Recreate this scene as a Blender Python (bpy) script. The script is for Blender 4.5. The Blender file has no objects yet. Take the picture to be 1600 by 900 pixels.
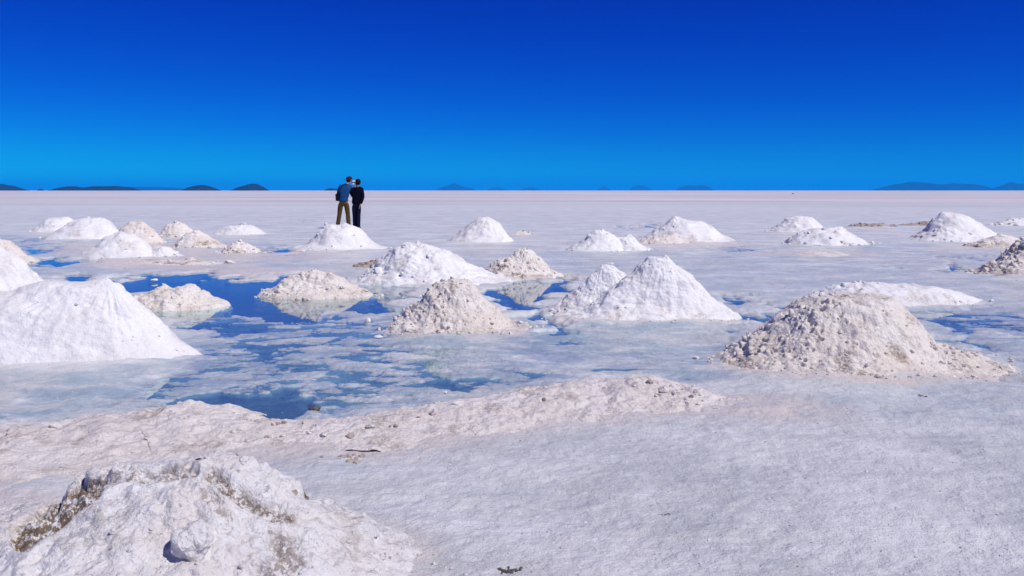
import bpy, math, random
import numpy as np
from mathutils import Vector, Matrix

# ------------------------------------------------------------------ camera, world, sun, exposure
S = bpy.context.scene
C = S.collection
HC = 1.38            # camera height (m)
GZ = 0.03            # usual level of the dry salt crust (m)
F = 1400.0           # focal length in photo pixels (1600 px wide)
HZ = 297.5           # horizon row in the photo
cam_d = bpy.data.cameras.new('camera')
cam = bpy.data.objects.new('camera', cam_d); C.objects.link(cam)
cam_d.sensor_width = 36; cam_d.lens = 36 * F / 1600
cam_d.shift_y = -(450 - HZ) / 1600
cam_d.clip_start = 0.05; cam_d.clip_end = 200000
cam.location = (0, 0, HC); cam.rotation_euler = (math.radians(90), 0, 0)
S.camera = cam

SUN_EL, SUN_AZ = 52.0, 126.0     # azimuth clockwise from the viewing direction (+y): right and behind
w = bpy.data.worlds.new('World'); S.world = w; w.use_nodes = True
nt = w.node_tree; nt.nodes.clear()
sky = nt.nodes.new('ShaderNodeTexSky'); sky.sky_type = 'NISHITA'; sky.sun_disc = False
sky.sun_elevation = math.radians(SUN_EL); sky.sun_rotation = math.radians(SUN_AZ)
sky.altitude = 3700; sky.air_density = 1.0; sky.dust_density = 0.0; sky.ozone_density = 6.0
# the photograph's deep polarised blue: the same grading of the three channels over the whole sky
sep = nt.nodes.new('ShaderNodeSeparateColor'); com = nt.nodes.new('ShaderNodeCombineColor')
nt.links.new(sky.outputs[0], sep.inputs[0])
for ch, (gain, power) in enumerate(((0.010, 1.0), (0.0294, 2.47), (0.90, 1.0))):
    pw = nt.nodes.new('ShaderNodeMath'); pw.operation = 'POWER'; pw.inputs[1].default_value = power
    ml = nt.nodes.new('ShaderNodeMath'); ml.operation = 'MULTIPLY'; ml.inputs[1].default_value = gain
    nt.links.new(sep.outputs[ch], pw.inputs[0]); nt.links.new(pw.outputs[0], ml.inputs[0]); nt.links.new(ml.outputs[0], com.inputs[ch])
bg = nt.nodes.new('ShaderNodeBackground'); bg.inputs['Strength'].default_value = 0.10
wo = nt.nodes.new('ShaderNodeOutputWorld')
nt.links.new(com.outputs[0], bg.inputs[0]); nt.links.new(bg.outputs[0], wo.inputs[0])

sd = bpy.data.lights.new('sun', 'SUN'); sd.energy = 4.1; sd.angle = math.radians(0.53); sd.color = (1, 0.965, 0.92)
so = bpy.data.objects.new('sun', sd); C.objects.link(so)
el, az = math.radians(SUN_EL), math.radians(SUN_AZ)
sdir = Vector((math.sin(az) * math.cos(el), math.cos(az) * math.cos(el), math.sin(el)))
so.rotation_euler = sdir.to_track_quat('Z', 'Y').to_euler(); so.location = (20, -20, 40)
S.view_settings.view_transform = 'Standard'; S.view_settings.look = 'None'
S.view_settings.gamma = 1.0; S.view_settings.exposure = 0.0; S.view_settings.use_curve_mapping = False

S.cycles.volume_bounces = 3
random.seed(4); RNG = np.random.default_rng(11)

# ------------------------------------------------------------------ numpy noise
_perm = np.random.default_rng(5).permutation(512).astype(np.int64)
_perm = np.concatenate([_perm, _perm, _perm])
_g = np.random.default_rng(6).normal(size=(512, 3)); _g /= np.linalg.norm(_g, axis=1)[:, None]
def _hash(i, j, k):
    return _perm[(_perm[(_perm[i & 511] + (j & 511))] + (k & 511))]
def perlin(x, y, z):
    xi = np.floor(x).astype(np.int64); yi = np.floor(y).astype(np.int64); zi = np.floor(z).astype(np.int64)
    fx, fy, fz = x - xi, y - yi, z - zi
    u, v, t = [q * q * q * (q * (q * 6 - 15) + 10) for q in (fx, fy, fz)]
    out = 0
    for a in (0, 1):
        for b in (0, 1):
            for c in (0, 1):
                g = _g[_hash(xi + a, yi + b, zi + c)]
                d = g[..., 0] * (fx - a) + g[..., 1] * (fy - b) + g[..., 2] * (fz - c)
                out = out + d * (u if a else 1 - u) * (v if b else 1 - v) * (t if c else 1 - t)
    return out * 1.5
def fbm(x, y, z, o=4, gain=0.5):
    s = 0; a = 1.0; f = 1.0
    for i in range(o):
        s = s + a * perlin(x * f + 17.3 * i, y * f - 5.1 * i, z * f + 9.7 * i); a *= gain; f *= 2.03
    return s
def worley(x, y, z):
    xi = np.floor(x).astype(np.int64); yi = np.floor(y).astype(np.int64); zi = np.floor(z).astype(np.int64)
    best = np.full(x.shape, 9.0); cell = np.zeros(x.shape)
    for a in (-1, 0, 1):
        for b in (-1, 0, 1):
            for c in (-1, 0, 1):
                h = _hash(xi + a, yi + b, zi + c)
                ox = ((h * 73) % 512) / 512; oy = ((h * 151 + 77) % 512) / 512; oz = ((h * 211 + 31) % 512) / 512
                d = (xi + a + ox - x) ** 2 + (yi + b + oy - y) ** 2 + (zi + c + oz - z) ** 2
                m = d < best
                best = np.where(m, d, best); cell = np.where(m, h / 512.0, cell)
    return np.sqrt(best), cell
def sstep(a, b, x):
    t = np.clip((x - a) / (b - a), 0, 1); return t * t * (3 - 2 * t)

# ------------------------------------------------------------------ helpers
def depth(py): return (HC - GZ) * F / (py - HZ)
def at(px, py):                      # photo pixel of a point lying on the ground -> (x, y) in metres
    Y = depth(py); return ((px - 800) / F * Y, Y)
def mesh_obj(name, V, faces, mat, parent=None, smooth=True, attrs=None):
    me = bpy.data.meshes.new(name)
    V = np.asarray(V, dtype=np.float32); fa = np.asarray(faces, dtype=np.int32)
    n, k = fa.shape
    me.vertices.add(len(V)); me.vertices.foreach_set('co', V.ravel())
    me.loops.add(n * k); me.loops.foreach_set('vertex_index', fa.ravel())
    me.polygons.add(n); me.polygons.foreach_set('loop_start', np.arange(0, n * k, k, dtype=np.int32))
    try: me.polygons.foreach_set('loop_total', np.full(n, k, dtype=np.int32))
    except Exception: pass
    me.polygons.foreach_set('use_smooth', np.full(n, smooth, dtype=bool))
    for an, av in (attrs or {}).items():
        at_ = me.attributes.new(an, 'FLOAT', 'POINT'); at_.data.foreach_set('value', np.asarray(av, dtype=np.float32))
    me.update(calc_edges=True); me.validate()
    for m in (mat if isinstance(mat, list) else [mat]): me.materials.append(m)
    o = bpy.data.objects.new(name, me); C.objects.link(o)
    if parent is not None: o.parent = parent
    return o
def tag(o, label, cat, group=None):
    o['label'] = label; o['category'] = cat
    if group: o['group'] = group
    return o
def grid_faces(nr, nc, wrap):
    i = np.arange(nr - 1)[:, None]; j = np.arange(nc if wrap else nc - 1)[None, :]
    a = i * nc + j; b = i * nc + (j + 1) % nc; c = (i + 1) * nc + (j + 1) % nc; d = (i + 1) * nc + j
    return np.stack([a, b, c, d], -1).reshape(-1, 4)

# ------------------------------------------------------------------ materials
class MB:
    def __init__(s, name):
        s.m = bpy.data.materials.new(name); s.m.use_nodes = True; s.t = s.m.node_tree
        s.b = s.t.nodes['Principled BSDF']
        s.pos = s.n('ShaderNodeNewGeometry').outputs['Position']
    def n(s, kind, **kw):
        q = s.t.nodes.new(kind)
        for k, v in kw.items(): setattr(q, k, v)
        return q
    def l(s, a, b): s.t.links.new(a, b)
    def noise(s, scale, detail=4, rough=0.55, stretch=(1, 1, 1), dist=0.0, off=0.0):
        mp = s.n('ShaderNodeMapping'); mp.inputs['Scale'].default_value = stretch; mp.inputs['Location'].default_value = (off, off * .7, off * .3)
        s.l(s.pos, mp.inputs[0])
        q = s.n('ShaderNodeTexNoise'); q.inputs['Scale'].default_value = scale; q.inputs['Detail'].default_value = detail
        q.inputs['Roughness'].default_value = rough; q.inputs['Distortion'].default_value = dist
        s.l(mp.outputs[0], q.inputs['Vector']); return q.outputs['Fac']
    def ramp(s, f, a, b):
        q = s.n('ShaderNodeMapRange', interpolation_type='SMOOTHSTEP'); q.inputs[1].default_value = a; q.inputs[2].default_value = b
        s.l(f, q.inputs[0]); return q.outputs[0]
    def mix(s, f, a, b, mode='MIX'):
        q = s.n('ShaderNodeMix', data_type='RGBA', blend_type=mode)
        if isinstance(f, (int, float)): q.inputs[0].default_value = f
        else: s.l(f, q.inputs[0])
        for sock, v in ((6, a), (7, b)):
            if isinstance(v, tuple): q.inputs[sock].default_value = (*v, 1)
            else: s.l(v, q.inputs[sock])
        return q.outputs[2]
    def math(s, op, a, b=None):
        q = s.n('ShaderNodeMath', operation=op)
        for i, v in enumerate((a, b)):
            if v is None: continue
            if isinstance(v, (int, float)): q.inputs[i].default_value = v
            else: s.l(v, q.inputs[i])
        return q.outputs[0]
    def attr(s, name):
        q = s.n('ShaderNodeAttribute', attribute_name=name); return q.outputs['Fac']
    def bump(s, h, strength, dist, prev=None):
        q = s.n('ShaderNodeBump'); q.inputs['Strength'].default_value = strength; q.inputs['Distance'].default_value = dist
        s.l(h, q.inputs['Height'])
        if prev is not None: s.l(prev, q.inputs['Normal'])
        return q.outputs[0]
    def done(s, col, rough=0.7, spec=0.3, normal=None):
        if isinstance(col, tuple): s.b.inputs['Base Color'].default_value = (*col, 1)
        else: s.l(col, s.b.inputs['Base Color'])
        if isinstance(rough, (int, float)): s.b.inputs['Roughness'].default_value = rough
        else: s.l(rough, s.b.inputs['Roughness'])
        s.b.inputs['Specular IOR Level'].default_value = spec
        if normal is not None: s.l(normal, s.b.inputs['Normal'])
        return s.m

def salt_material(name, c0, c1, dirt, dirt2, bumpk, crease_shade=.5):
    m = MB(name)
    n1 = m.ramp(m.noise(2.6, 5), 0.35, 0.65)
    col = m.mix(n1, c0, c1)
    n2 = m.ramp(m.noise(14, 6, 0.65, off=3), 0.55, 0.75)
    col = m.mix(m.math('MULTIPLY', n2, 0.45), col, dirt2)
    sp = m.ramp(m.noise(55, 3, 0.6, off=8), 0.66, 0.74)
    col = m.mix(m.math('MULTIPLY', sp, 0.35), col, dirt)
    sp2 = m.ramp(m.noise(30, 4, 0.75, (1, 1, .6), off=15), 0.60, 0.67)
    col = m.mix(m.math('MULTIPLY', sp2, crease_shade), col, tuple(v * .6 for v in dirt))  # shade of creases between clods, painted in as random dark specks
    da = m.math('MULTIPLY', m.attr('dirt'), m.ramp(m.noise(34, 8, 0.78, off=5), 0.44, 0.54))
    da = m.math('MINIMUM', da, 1.0)
    col = m.mix(da, col, dirt)
    b1 = m.bump(m.noise(18, 6, 0.62), bumpk, 0.03)
    b2 = m.bump(m.noise(90, 5, 0.7), bumpk * 0.9, 0.008, b1)
    return m.done(col, 0.62, 0.25, b2)
M_WHITE = salt_material('white_salt', (0.79, 0.78, 0.77), (0.73, 0.71, 0.695), (0.42, 0.33, 0.27), (0.72, 0.67, 0.64), 0.65, .25)
M_BEIGE = salt_material('beige_salt', (0.80, 0.75, 0.685), (0.73, 0.65, 0.57), (0.23, 0.165, 0.115), (0.55, 0.47, 0.41), 1.0, .8)
M_FORE = salt_material('old_salt', (0.80, 0.785, 0.775), (0.74, 0.69, 0.655), (0.20, 0.14, 0.095), (0.58, 0.50, 0.44), 1.0, .5)
M_RIDGE = salt_material('ridge_salt', (0.77, 0.72, 0.68), (0.72, 0.66, 0.61), (0.27, 0.20, 0.15), (0.57, 0.50, 0.46), 1.0, .45)
M_DIRT = salt_material('muddy_salt', (0.46, 0.39, 0.34), (0.36, 0.29, 0.24), (0.16, 0.11, 0.08), (0.30, 0.23, 0.18), 0.9)

def ground_material():
    m = MB('salt_crust')
    sx = m.n('ShaderNodeSeparateXYZ'); m.l(m.pos, sx.inputs[0]); z = sx.outputs[2]; y = sx.outputs[1]
    far = m.ramp(y, 25.0, 130.0)
    near_c = m.mix(m.ramp(m.noise(0.9, 6, 0.6), 0.35, 0.68), (0.53, 0.54, 0.54), (0.72, 0.72, 0.71))
    near_c = m.mix(m.math('MULTIPLY', m.ramp(m.noise(0.45, 5, 0.6, off=11), 0.52, 0.72), 0.55), near_c, (0.66, 0.60, 0.565))
    near_c = m.mix(m.math('MULTIPLY', m.ramp(m.noise(7.0, 6, 0.7, off=2), 0.50, 0.72), 0.6), near_c, (0.76, 0.77, 0.765))
    near_c = m.mix(m.math('MULTIPLY', m.ramp(m.noise(26.0, 4, 0.7, off=21), 0.62, 0.76), 0.35), near_c, (0.33, 0.32, 0.35))
    band = m.ramp(m.noise(1.6, 5, 0.7, (0.35, 1, 1), off=61), 0.53, 0.72)
    near_c = m.mix(m.math('MULTIPLY', band, 0.55), near_c, (0.42, 0.44, 0.46))
    near_c = m.mix(m.math('MULTIPLY', m.ramp(m.noise(3.2, 6, 0.75, (0.5, 1, 1), off=71), 0.50, 0.66), 0.55), near_c, (0.78, 0.785, 0.78))
    far_c = m.mix(m.ramp(m.noise(0.05, 5, 0.6, (0.25, 1, 1)), 0.38, 0.62), (0.60, 0.545, 0.52), (0.76, 0.71, 0.685))
    far_c = m.mix(m.math('MULTIPLY', m.ramp(m.noise(0.35, 4, 0.65, (0.15, 1, 1), off=4), 0.52, 0.72), 0.5), far_c, (0.46, 0.425, 0.42))
    far_c = m.mix(m.math('MULTIPLY', m.ramp(m.noise(0.02, 4, 0.6, (0.15, 1, 1), off=9), 0.5, 0.6), 0.6), far_c, (0.80, 0.785, 0.77))
    far_c = m.mix(m.math('MULTIPLY', m.ramp(m.noise(0.9, 4, 0.7, (0.04, 1, 1), off=81), 0.56, 0.70), 0.6), far_c, (0.36, 0.33, 0.34))
    far_c = m.mix(m.math('MULTIPLY', m.ramp(m.noise(0.12, 3, 0.7, (0.08, 1, 1), off=91), 0.52, 0.64), 0.5), far_c, (0.42, 0.385, 0.385))
    sk = m.math('MULTIPLY', m.attr('soak'), m.ramp(m.noise(2.6, 7, 0.72, (.6, 1, 1), off=111), 0.36, 0.60))
    near_c = m.mix(m.math('MULTIPLY', sk, 0.85), near_c, (0.285, 0.39, 0.47))
    near_c = m.mix(m.math('MULTIPLY', m.math('MULTIPLY', m.attr('soak'), m.ramp(m.noise(4.5, 7, 0.75, (.5, 1, 1), off=121), 0.52, 0.64)), 0.6), near_c, (0.74, 0.75, 0.76))
    near_c = m.mix(m.math('MULTIPLY', m.attr('tan'), m.ramp(m.noise(5.0, 6, 0.7, off=101), 0.22, 0.60)), near_c, (0.68, 0.61, 0.565))
    col = m.mix(far, near_c, far_c)
    spk = m.ramp(m.noise(70.0, 3, 0.6, off=41), 0.64, 0.72)
    col = m.mix(m.math('MULTIPLY', spk, 0.55), col, (0.17, 0.16, 0.19))
    zz = m.math('ADD', z, m.math('MULTIPLY', m.math('SUBTRACT', m.noise(28.0, 6, 0.8, off=51), 0.5), 0.030))
    wet = m.ramp(zz, 0.024, -0.004)
    q = [n for n in m.t.nodes if n.bl_idname == 'ShaderNodeMapRange'][-1]
    q.inputs[1].default_value = -0.004; q.inputs[2].default_value = 0.015; q.inputs[3].default_value = 1; q.inputs[4].default_value = 0
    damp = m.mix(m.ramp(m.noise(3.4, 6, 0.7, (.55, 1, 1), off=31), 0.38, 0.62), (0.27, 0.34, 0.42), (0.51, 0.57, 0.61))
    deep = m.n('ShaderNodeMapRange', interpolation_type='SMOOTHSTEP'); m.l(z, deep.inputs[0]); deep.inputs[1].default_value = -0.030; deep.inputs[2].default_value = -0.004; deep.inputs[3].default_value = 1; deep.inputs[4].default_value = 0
    damp = m.mix(deep.outputs[0], damp, (0.17, 0.22, 0.32))  # bed darkens with depth: light lost in the brine is put into its colour
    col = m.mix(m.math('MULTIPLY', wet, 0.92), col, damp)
    rough = m.math('SUBTRACT', 0.62, m.math('MULTIPLY', wet, 0.37))
    cw = m.math('ADD', m.math('ADD', 0.13, m.math('MULTIPLY', sk, 0.25)), m.math('MULTIPLY', wet, 0.6)); m.l(cw, m.b.inputs['Coat Weight']); m.b.inputs['Coat Roughness'].default_value = 0.18; m.b.inputs['Coat IOR'].default_value = 1.36
    b1 = m.bump(m.noise(9, 6, 0.7), 0.75, 0.035)
    b2 = m.bump(m.noise(60, 5, 0.75, off=7), 0.8, 0.01, b1)
    return m.done(col, rough, 0.4, b2)
M_GROUND = ground_material()

def water_material():
    m = MB('brine'); t = m.t
    t.nodes.remove(m.b)
    tr = m.n('ShaderNodeBsdfTransparent'); tr.inputs[0].default_value = (0.70, 0.89, 0.95, 1)
    gl = m.n('ShaderNodeBsdfGlossy'); gl.inputs['Roughness'].default_value = 0.025; gl.inputs[0].default_value = (1, 1, 1, 1)
    fr = m.n('ShaderNodeFresnel'); fr.inputs[0].default_value = 1.55
    bp = m.bump(m.noise(5, 3), 0.04, 0.01); m.l(bp, gl.inputs['Normal']); m.l(bp, fr.inputs['Normal'])
    mx = m.n('ShaderNodeMixShader'); m.l(fr.outputs[0], mx.inputs[0]); m.l(tr.outputs[0], mx.inputs[1]); m.l(gl.outputs[0], mx.inputs[2])
    m.l(mx.outputs[0], t.nodes['Material Output'].inputs['Surface'])
    return m.m
M_WATER = water_material()

def plain(name, col, rough=0.8, var=0.25, scale=30, spec=0.3):
    m = MB(name)
    c = m.mix(m.ramp(m.noise(scale, 4), 0.3, 0.7), tuple(v * (1 - var) for v in col), tuple(min(1, v * (1 + var)) for v in col))
    return m.done(c, rough, spec, m.bump(m.noise(scale * 3, 3), 0.3, 0.01))

# ------------------------------------------------------------------ puddle outlines on the ground
def ell(cx, cy, rx, ry, n=12):
    return [(cx + rx * math.cos(2 * math.pi * i / n), cy + ry * math.sin(2 * math.pi * i / n)) for i in range(n)]
# (outline traced as photo pixels on the ground, depth weight)
POOLS = [
    ([(60, 432), (130, 428), (160, 428), (166, 437), (215, 431), (260, 426), (330, 424), (336, 431), (400, 433), (490, 420), (505, 424), (440, 438), (560, 440), (640, 440), (640, 492), (560, 489), (500, 492), (400, 494), (340, 497), (300, 500), (250, 494), (200, 470), (120, 450)], 1.0),
    ([(748, 452), (780, 440), (812, 434), (870, 434), (902, 442), (893, 456), (878, 467), (850, 482), (800, 482), (775, 475)], 1.0),
    ([(815, 497), (850, 490), (885, 505), (860, 517), (815, 507)], 0.95),
    ([(42, 404), (100, 399), (137, 405), (120, 413), (60, 419), (40, 412)], 1.0),
    ([(15, 373), (60, 374), (75, 382), (60, 392), (25, 386)], 0.75),
    ([(30, 388), (105, 386), (100, 391), (30, 396)], 0.75),
    ([(405, 386), (450, 384), (478, 394), (450, 397), (415, 391)], 1.0),
    ([(1108, 463), (1140, 462), (1165, 474), (1140, 480), (1112, 474)], 1.0),
    ([(1140, 487), (1205, 484), (1212, 500), (1165, 502), (1130, 496)], 0.85),
    ([(985, 353), (1040, 349), (1042, 352), (990, 355)], 1.0),
    ([(1118, 386), (1172, 384), (1172, 390), (1125, 391)], 0.62),
    ([(1462, 421), (1528, 419), (1530, 427), (1480, 427)], 1.0),
    ([(1512, 402), (1542, 401), (1540, 406), (1515, 407)], 0.9),
    ([(1185, 482), (1255, 478), (1235, 498), (1185, 506)], 0.8),
    ([(1410, 482), (1600, 478), (1640, 510), (1540, 520), (1440, 510)], 0.52),
    ([(1450, 523), (1520, 522), (1560, 545), (1500, 540)], 0.75),
    ([(1565, 590), (1640, 590), (1640, 612), (1575, 608)], 0.6),
    ([(440, 345), (505, 345), (505, 347.5), (445, 347.5)], 0.5), ([(700, 309), (760, 309), (760, 310.5), (690, 310.5)], 0.5), ([(240, 312), (300, 312), (300, 313.5), (240, 313.5)], 0.5),
    # slush in front of the pools
    ([(-200, 690), (-200, 655), (60, 640), (180, 618), (240, 585), (300, 540), (310, 510), (335, 494), (620, 490), (700, 528), (800, 540), (880, 570), (860, 600), (740, 622), (560, 655), (420, 664), (150, 690)], 0.437),
    ([(700, 520), (860, 512), (1130, 512), (1150, 560), (1120, 600), (1000, 596), (850, 612), (760, 600), (740, 560)], 0.36),
    ([(250, 640), (300, 612), (420, 598), (480, 606), (505, 630), (490, 650), (400, 660), (300, 655)], 0.95),
    ([(620, 590), (700, 578), (770, 588), (755, 608), (690, 615), (640, 608)], 0.80),
    ([(-120, 690), (-120, 664), (60, 660), (160, 660), (120, 690)], 0.62), ([(60, 600), (150, 590), (200, 600), (90, 612)], 0.44), ([(-60, 625), (60, 615), (130, 628), (0, 640)], 0.44),
    ([(190, 598), (230, 583), (300, 577), (330, 588), (260, 603)], 0.60),
    ([(330, 500), (420, 496), (440, 512), (380, 522), (320, 515)], 0.78),
    ([(500, 515), (600, 505), (620, 520), (540, 528)], 0.76),
    ([(330, 545), (440, 530), (480, 545), (400, 565)], 0.70),
    ([(800, 578), (850, 572), (850, 585), (805, 588)], 0.68),
    ([(900, 572), (1020, 568), (1010, 588), (920, 590)], 0.60),
    ([(850, 524), (930, 521), (915, 535), (860, 536)], 0.70),
    ([(1100, 505), (1200, 505), (1190, 522), (1120, 522)], 0.62),
]
def poly_sd(poly, x, y):             # signed distance, negative inside
    P = np.array(poly); d = np.full(x.shape, 1e9); ins = np.zeros(x.shape, bool)
    for i in range(len(P)):
        ax, ay = P[i]; bx, by = P[(i + 1) % len(P)]
        ex, ey = bx - ax, by - ay; t = np.clip(((x - ax) * ex + (y - ay) * ey) / (ex * ex + ey * ey + 1e-12), 0, 1)
        d = np.minimum(d, (x - ax - t * ex) ** 2 + (y - ay - t * ey) ** 2)
        c = ((ay > y) != (by > y)) & (x < (bx - ax) * (y - ay) / ((by - ay) if abs(by - ay) > 1e-9 else 1e-9) + ax)
        ins ^= c
    d = np.sqrt(d); return np.where(ins, -d, d)
GPOOLS = [([at(*p) for p in poly], wgt) for poly, wgt in POOLS]
def ground_z(X, Y):
    R = np.hypot(X, Y); sp = np.maximum(R * R / 1890 * 1.1, 0.01)
    far = 1 - sstep(60, 90, R)
    zero = np.zeros_like(X)
    big = fbm(X / 2.2, Y / 2.2, zero + 1.7, 3); mid = fbm(X / 0.42, Y / 0.42, zero + 4.1, 4)
    fine = fbm(X / 0.07, Y / 0.07, zero + 8.3, 3)
    wl, _ = worley(X / 0.11, Y / 0.11, zero + 3.0)
    kf = np.clip(0.05 / sp, 0, 1); km = np.clip(0.35 / sp, 0, 1)
    z = GZ + 0.010 + far * (0.013 * big + 0.013 * mid * km + 0.0045 * fine * kf + 0.005 * (0.5 - wl) * kf * sstep(-.1, .5, big + mid))
    wv = np.zeros_like(X)
    wx = fbm(X / 0.7 + 31, Y / 0.7, zero, 4); wy = fbm(X / 0.7 - 13, Y / 0.7 + 7, zero, 4)
    for poly, wgt in GPOOLS:
        P = np.array(poly); cy = P[:, 1].mean(); e = 0.02 * cy + 0.02
        a, b = P.min(0) - 12 * e, P.max(0) + 12 * e
        m = (X > a[0]) & (X < b[0]) & (Y > a[1]) & (Y < b[1])
        if not m.any(): continue
        d = poly_sd(poly, X[m] + wx[m] * 2.2 * e, Y[m] + wy[m] * 4.5 * e)
        soft = e * (1.0 if wgt > 0.9 else 2.5)
        wv[m] = np.maximum(wv[m], wgt * sstep(soft, -soft, d))
    z = z - wv * 0.084
    slush = sstep(0.3, 0.5, wv) * (1 - sstep(0.8, 0.98, wv))
    sn = fbm(X / 0.46, Y / 0.28, zero + 12, 5, .62) + 0.35 * fbm(X / 0.10, Y / 0.07, zero + 2, 4, .7) * kf
    flat = GZ + 0.010 - wv * 0.084 + 0.0085 * np.tanh(4.0 * sn) + 0.004 * sn + 0.0035 * fbm(X / 0.035, Y / 0.03, zero + 6, 3, .7) * kf + 0.006 * big
    z = z * (1 - slush) + slush * flat
    return z
# one sheet: fine where the plain is near, coarse towards the horizon
dense = np.radians(np.linspace(-38, 38, 920)); sparse = np.radians(np.linspace(38, 322, 50)[1:-1])
ang = np.concatenate([dense, sparse])
rr = np.concatenate([[0.4, 1.0, 1.8, 2.4], (HC - GZ) * F / (np.linspace(920, 325, 620) - HZ), np.geomspace(72, 60000, 40)])
A, R = np.meshgrid(ang, rr); X = (R * np.sin(A)).ravel(); Y = (R * np.cos(A)).ravel()
Z = ground_z(X, Y)
faces = grid_faces(len(rr), len(ang), True)[:, ::-1]
V = np.stack([X, Y, Z], 1); nv = len(V)
V = np.vstack([V, [[0, 0, GZ]]])
k = len(ang)
V[:k, 2] = GZ
# tan silt trodden into the crust round the ridge and the older heaps
SILT = [([(-260, 735), (20, 725), (200, 700), (320, 690), (430, 696), (600, 690), (760, 664), (900, 642), (1010, 628), (1160, 634), (1200, 640)], .55), ([(1150, 570), (1250, 590), (1400, 598), (1560, 585)], .28),
        ([(180, 385), (260, 400), (350, 405), (420, 400)], 2.2), ([(200, 412), (330, 418), (400, 425)], 1.3), ([(1000, 380), (1080, 381)], 1.5), ([(1230, 397), (1330, 397)], 1.2), ([(620, 516), (800, 520)], .3),
        ([(60, 800), (-120, 790)], .35), ([(560, 850), (600, 880)], .3), ([(760, 432), (880, 432)], .6), ([(1500, 388), (1600, 388)], 1.2), ([(880, 500), (1130, 500)], .25)]
tan = np.zeros(nv)
tw = .35 * fbm(X / .8, Y / .8, 0 * X + 5, 4)
for pts, wd in SILT:
    G_ = [at(*p) for p in pts]; d_ = np.full(nv, 1e9)
    for (ax, ay), (bx, by) in zip(G_[:-1], G_[1:]):
        ex, ey = bx - ax, by - ay; t_ = np.clip(((X - ax) * ex + (Y - ay) * ey) / (ex * ex + ey * ey), 0, 1)
        d_ = np.minimum(d_, np.hypot(X - ax - t_ * ex, Y - ay - t_ * ey))
    tan = np.maximum(tan, sstep(wd, wd * .2, d_ * (1 + tw)))
# crust soaked from below round the pools
SOAK = [([(-200, 690), (-200, 600), (150, 578), (290, 520), (320, 490), (620, 485), (860, 502), (1140, 500), (1160, 560), (1120, 600), (900, 606), (740, 626), (560, 655), (420, 666), (150, 690)], 1.0),
        ([(640, 400), (1600, 375), (1700, 470), (1560, 480), (1200, 478), (1140, 490), (900, 430), (640, 425)], .45), ([(1380, 478), (1700, 478), (1700, 600), (1580, 590), (1460, 530)], .85),
        ([(1130, 596), (1650, 604), (1650, 655), (1180, 645)], .5), ([(-50, 365), (180, 372), (480, 384), (480, 420), (200, 430), (-50, 440)], .6), ([(-100, 780), (60, 760), (60, 800), (-100, 820)], .6), ([(400, 705), (620, 705), (560, 740), (420, 735)], .5)]
soak = np.zeros(nv)
for pts, sg in SOAK:
    G_ = [at(*p) for p in pts]; P_ = np.array(G_); e_ = .05 * P_[:, 1].mean(); a_, b_ = P_.min(0) - 3 * e_, P_.max(0) + 3 * e_
    m_ = (X > a_[0]) & (X < b_[0]) & (Y > a_[1]) & (Y < b_[1])
    soak[m_] = np.maximum(soak[m_], sg * sstep(e_, -e_, poly_sd(G_, X[m_], Y[m_]) + tw[m_] * 2 * e_))
g = mesh_obj('ground', V[:nv], faces, M_GROUND, attrs={'tan': tan, 'soak': soak})
g['kind'] = 'structure'; g['label'] = 'white salt flat with damp crust reaching the horizon'
# brine lying in the hollows: one level sheet at z = 0
wx_ = np.linspace(-24, 26, 6); wy_ = np.linspace(3.5, 40, 6)
WX, WY = np.meshgrid(wx_, wy_)
wo_ = mesh_obj('water', np.stack([WX.ravel(), WY.ravel(), 0 * WX.ravel()], 1), grid_faces(6, 6, False), M_WATER)
wo_['kind'] = 'structure'

# ------------------------------------------------------------------ clods
import bmesh
def clod_mesh(name, seed, mat, sub=2, squash=0.75):
    bm = bmesh.new(); bmesh.ops.create_icosphere(bm, subdivisions=sub, radius=1)
    r = np.random.default_rng(seed); P = np.array([v.co[:] for v in bm.verts])
    w1, c1 = worley(P[:, 0] * 0.9 + seed * 3.1, P[:, 1] * 0.9, P[:, 2] * 0.9)
    d = 1 + 0.35 * fbm(P[:, 0] * 0.9 + seed, P[:, 1] * 0.9, P[:, 2] * 0.9, 3) - 0.25 * (w1 - 0.5)
    sc = r.uniform(0.75, 1.2, 3) * (1, 1, squash)
    for v, q in zip(bm.verts, P * d[:, None] * sc): v.co = q
    me = bpy.data.meshes.new(name); bm.to_mesh(me); bm.free()
    me.materials.append(mat)
    for p in me.polygons: p.use_smooth = False
    return me
CLODS = {}
for key, mat in (('white', M_WHITE), ('beige', M_BEIGE), ('fore', M_FORE), ('ridge', M_RIDGE), ('dirt', M_DIRT)):
    CLODS[key] = [clod_mesh('clod', i * 7 + len(key), mat, 1) for i in range(5)]
def put_clod(key, p, size, parent=None, name='clod'):
    o = bpy.data.objects.new(name, random.choice(CLODS[key])); C.objects.link(o)
    o.location = p; o.rotation_euler = (random.uniform(-.5, .5), random.uniform(-.5, .5), random.uniform(0, 6.28))
    s = size * random.uniform(.8, 1.2); o.scale = (s * random.uniform(.8, 1.3), s * random.uniform(.8, 1.3), s * random.uniform(.7, 1.1))
    if parent is not None: o.parent = parent
    return o

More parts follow.
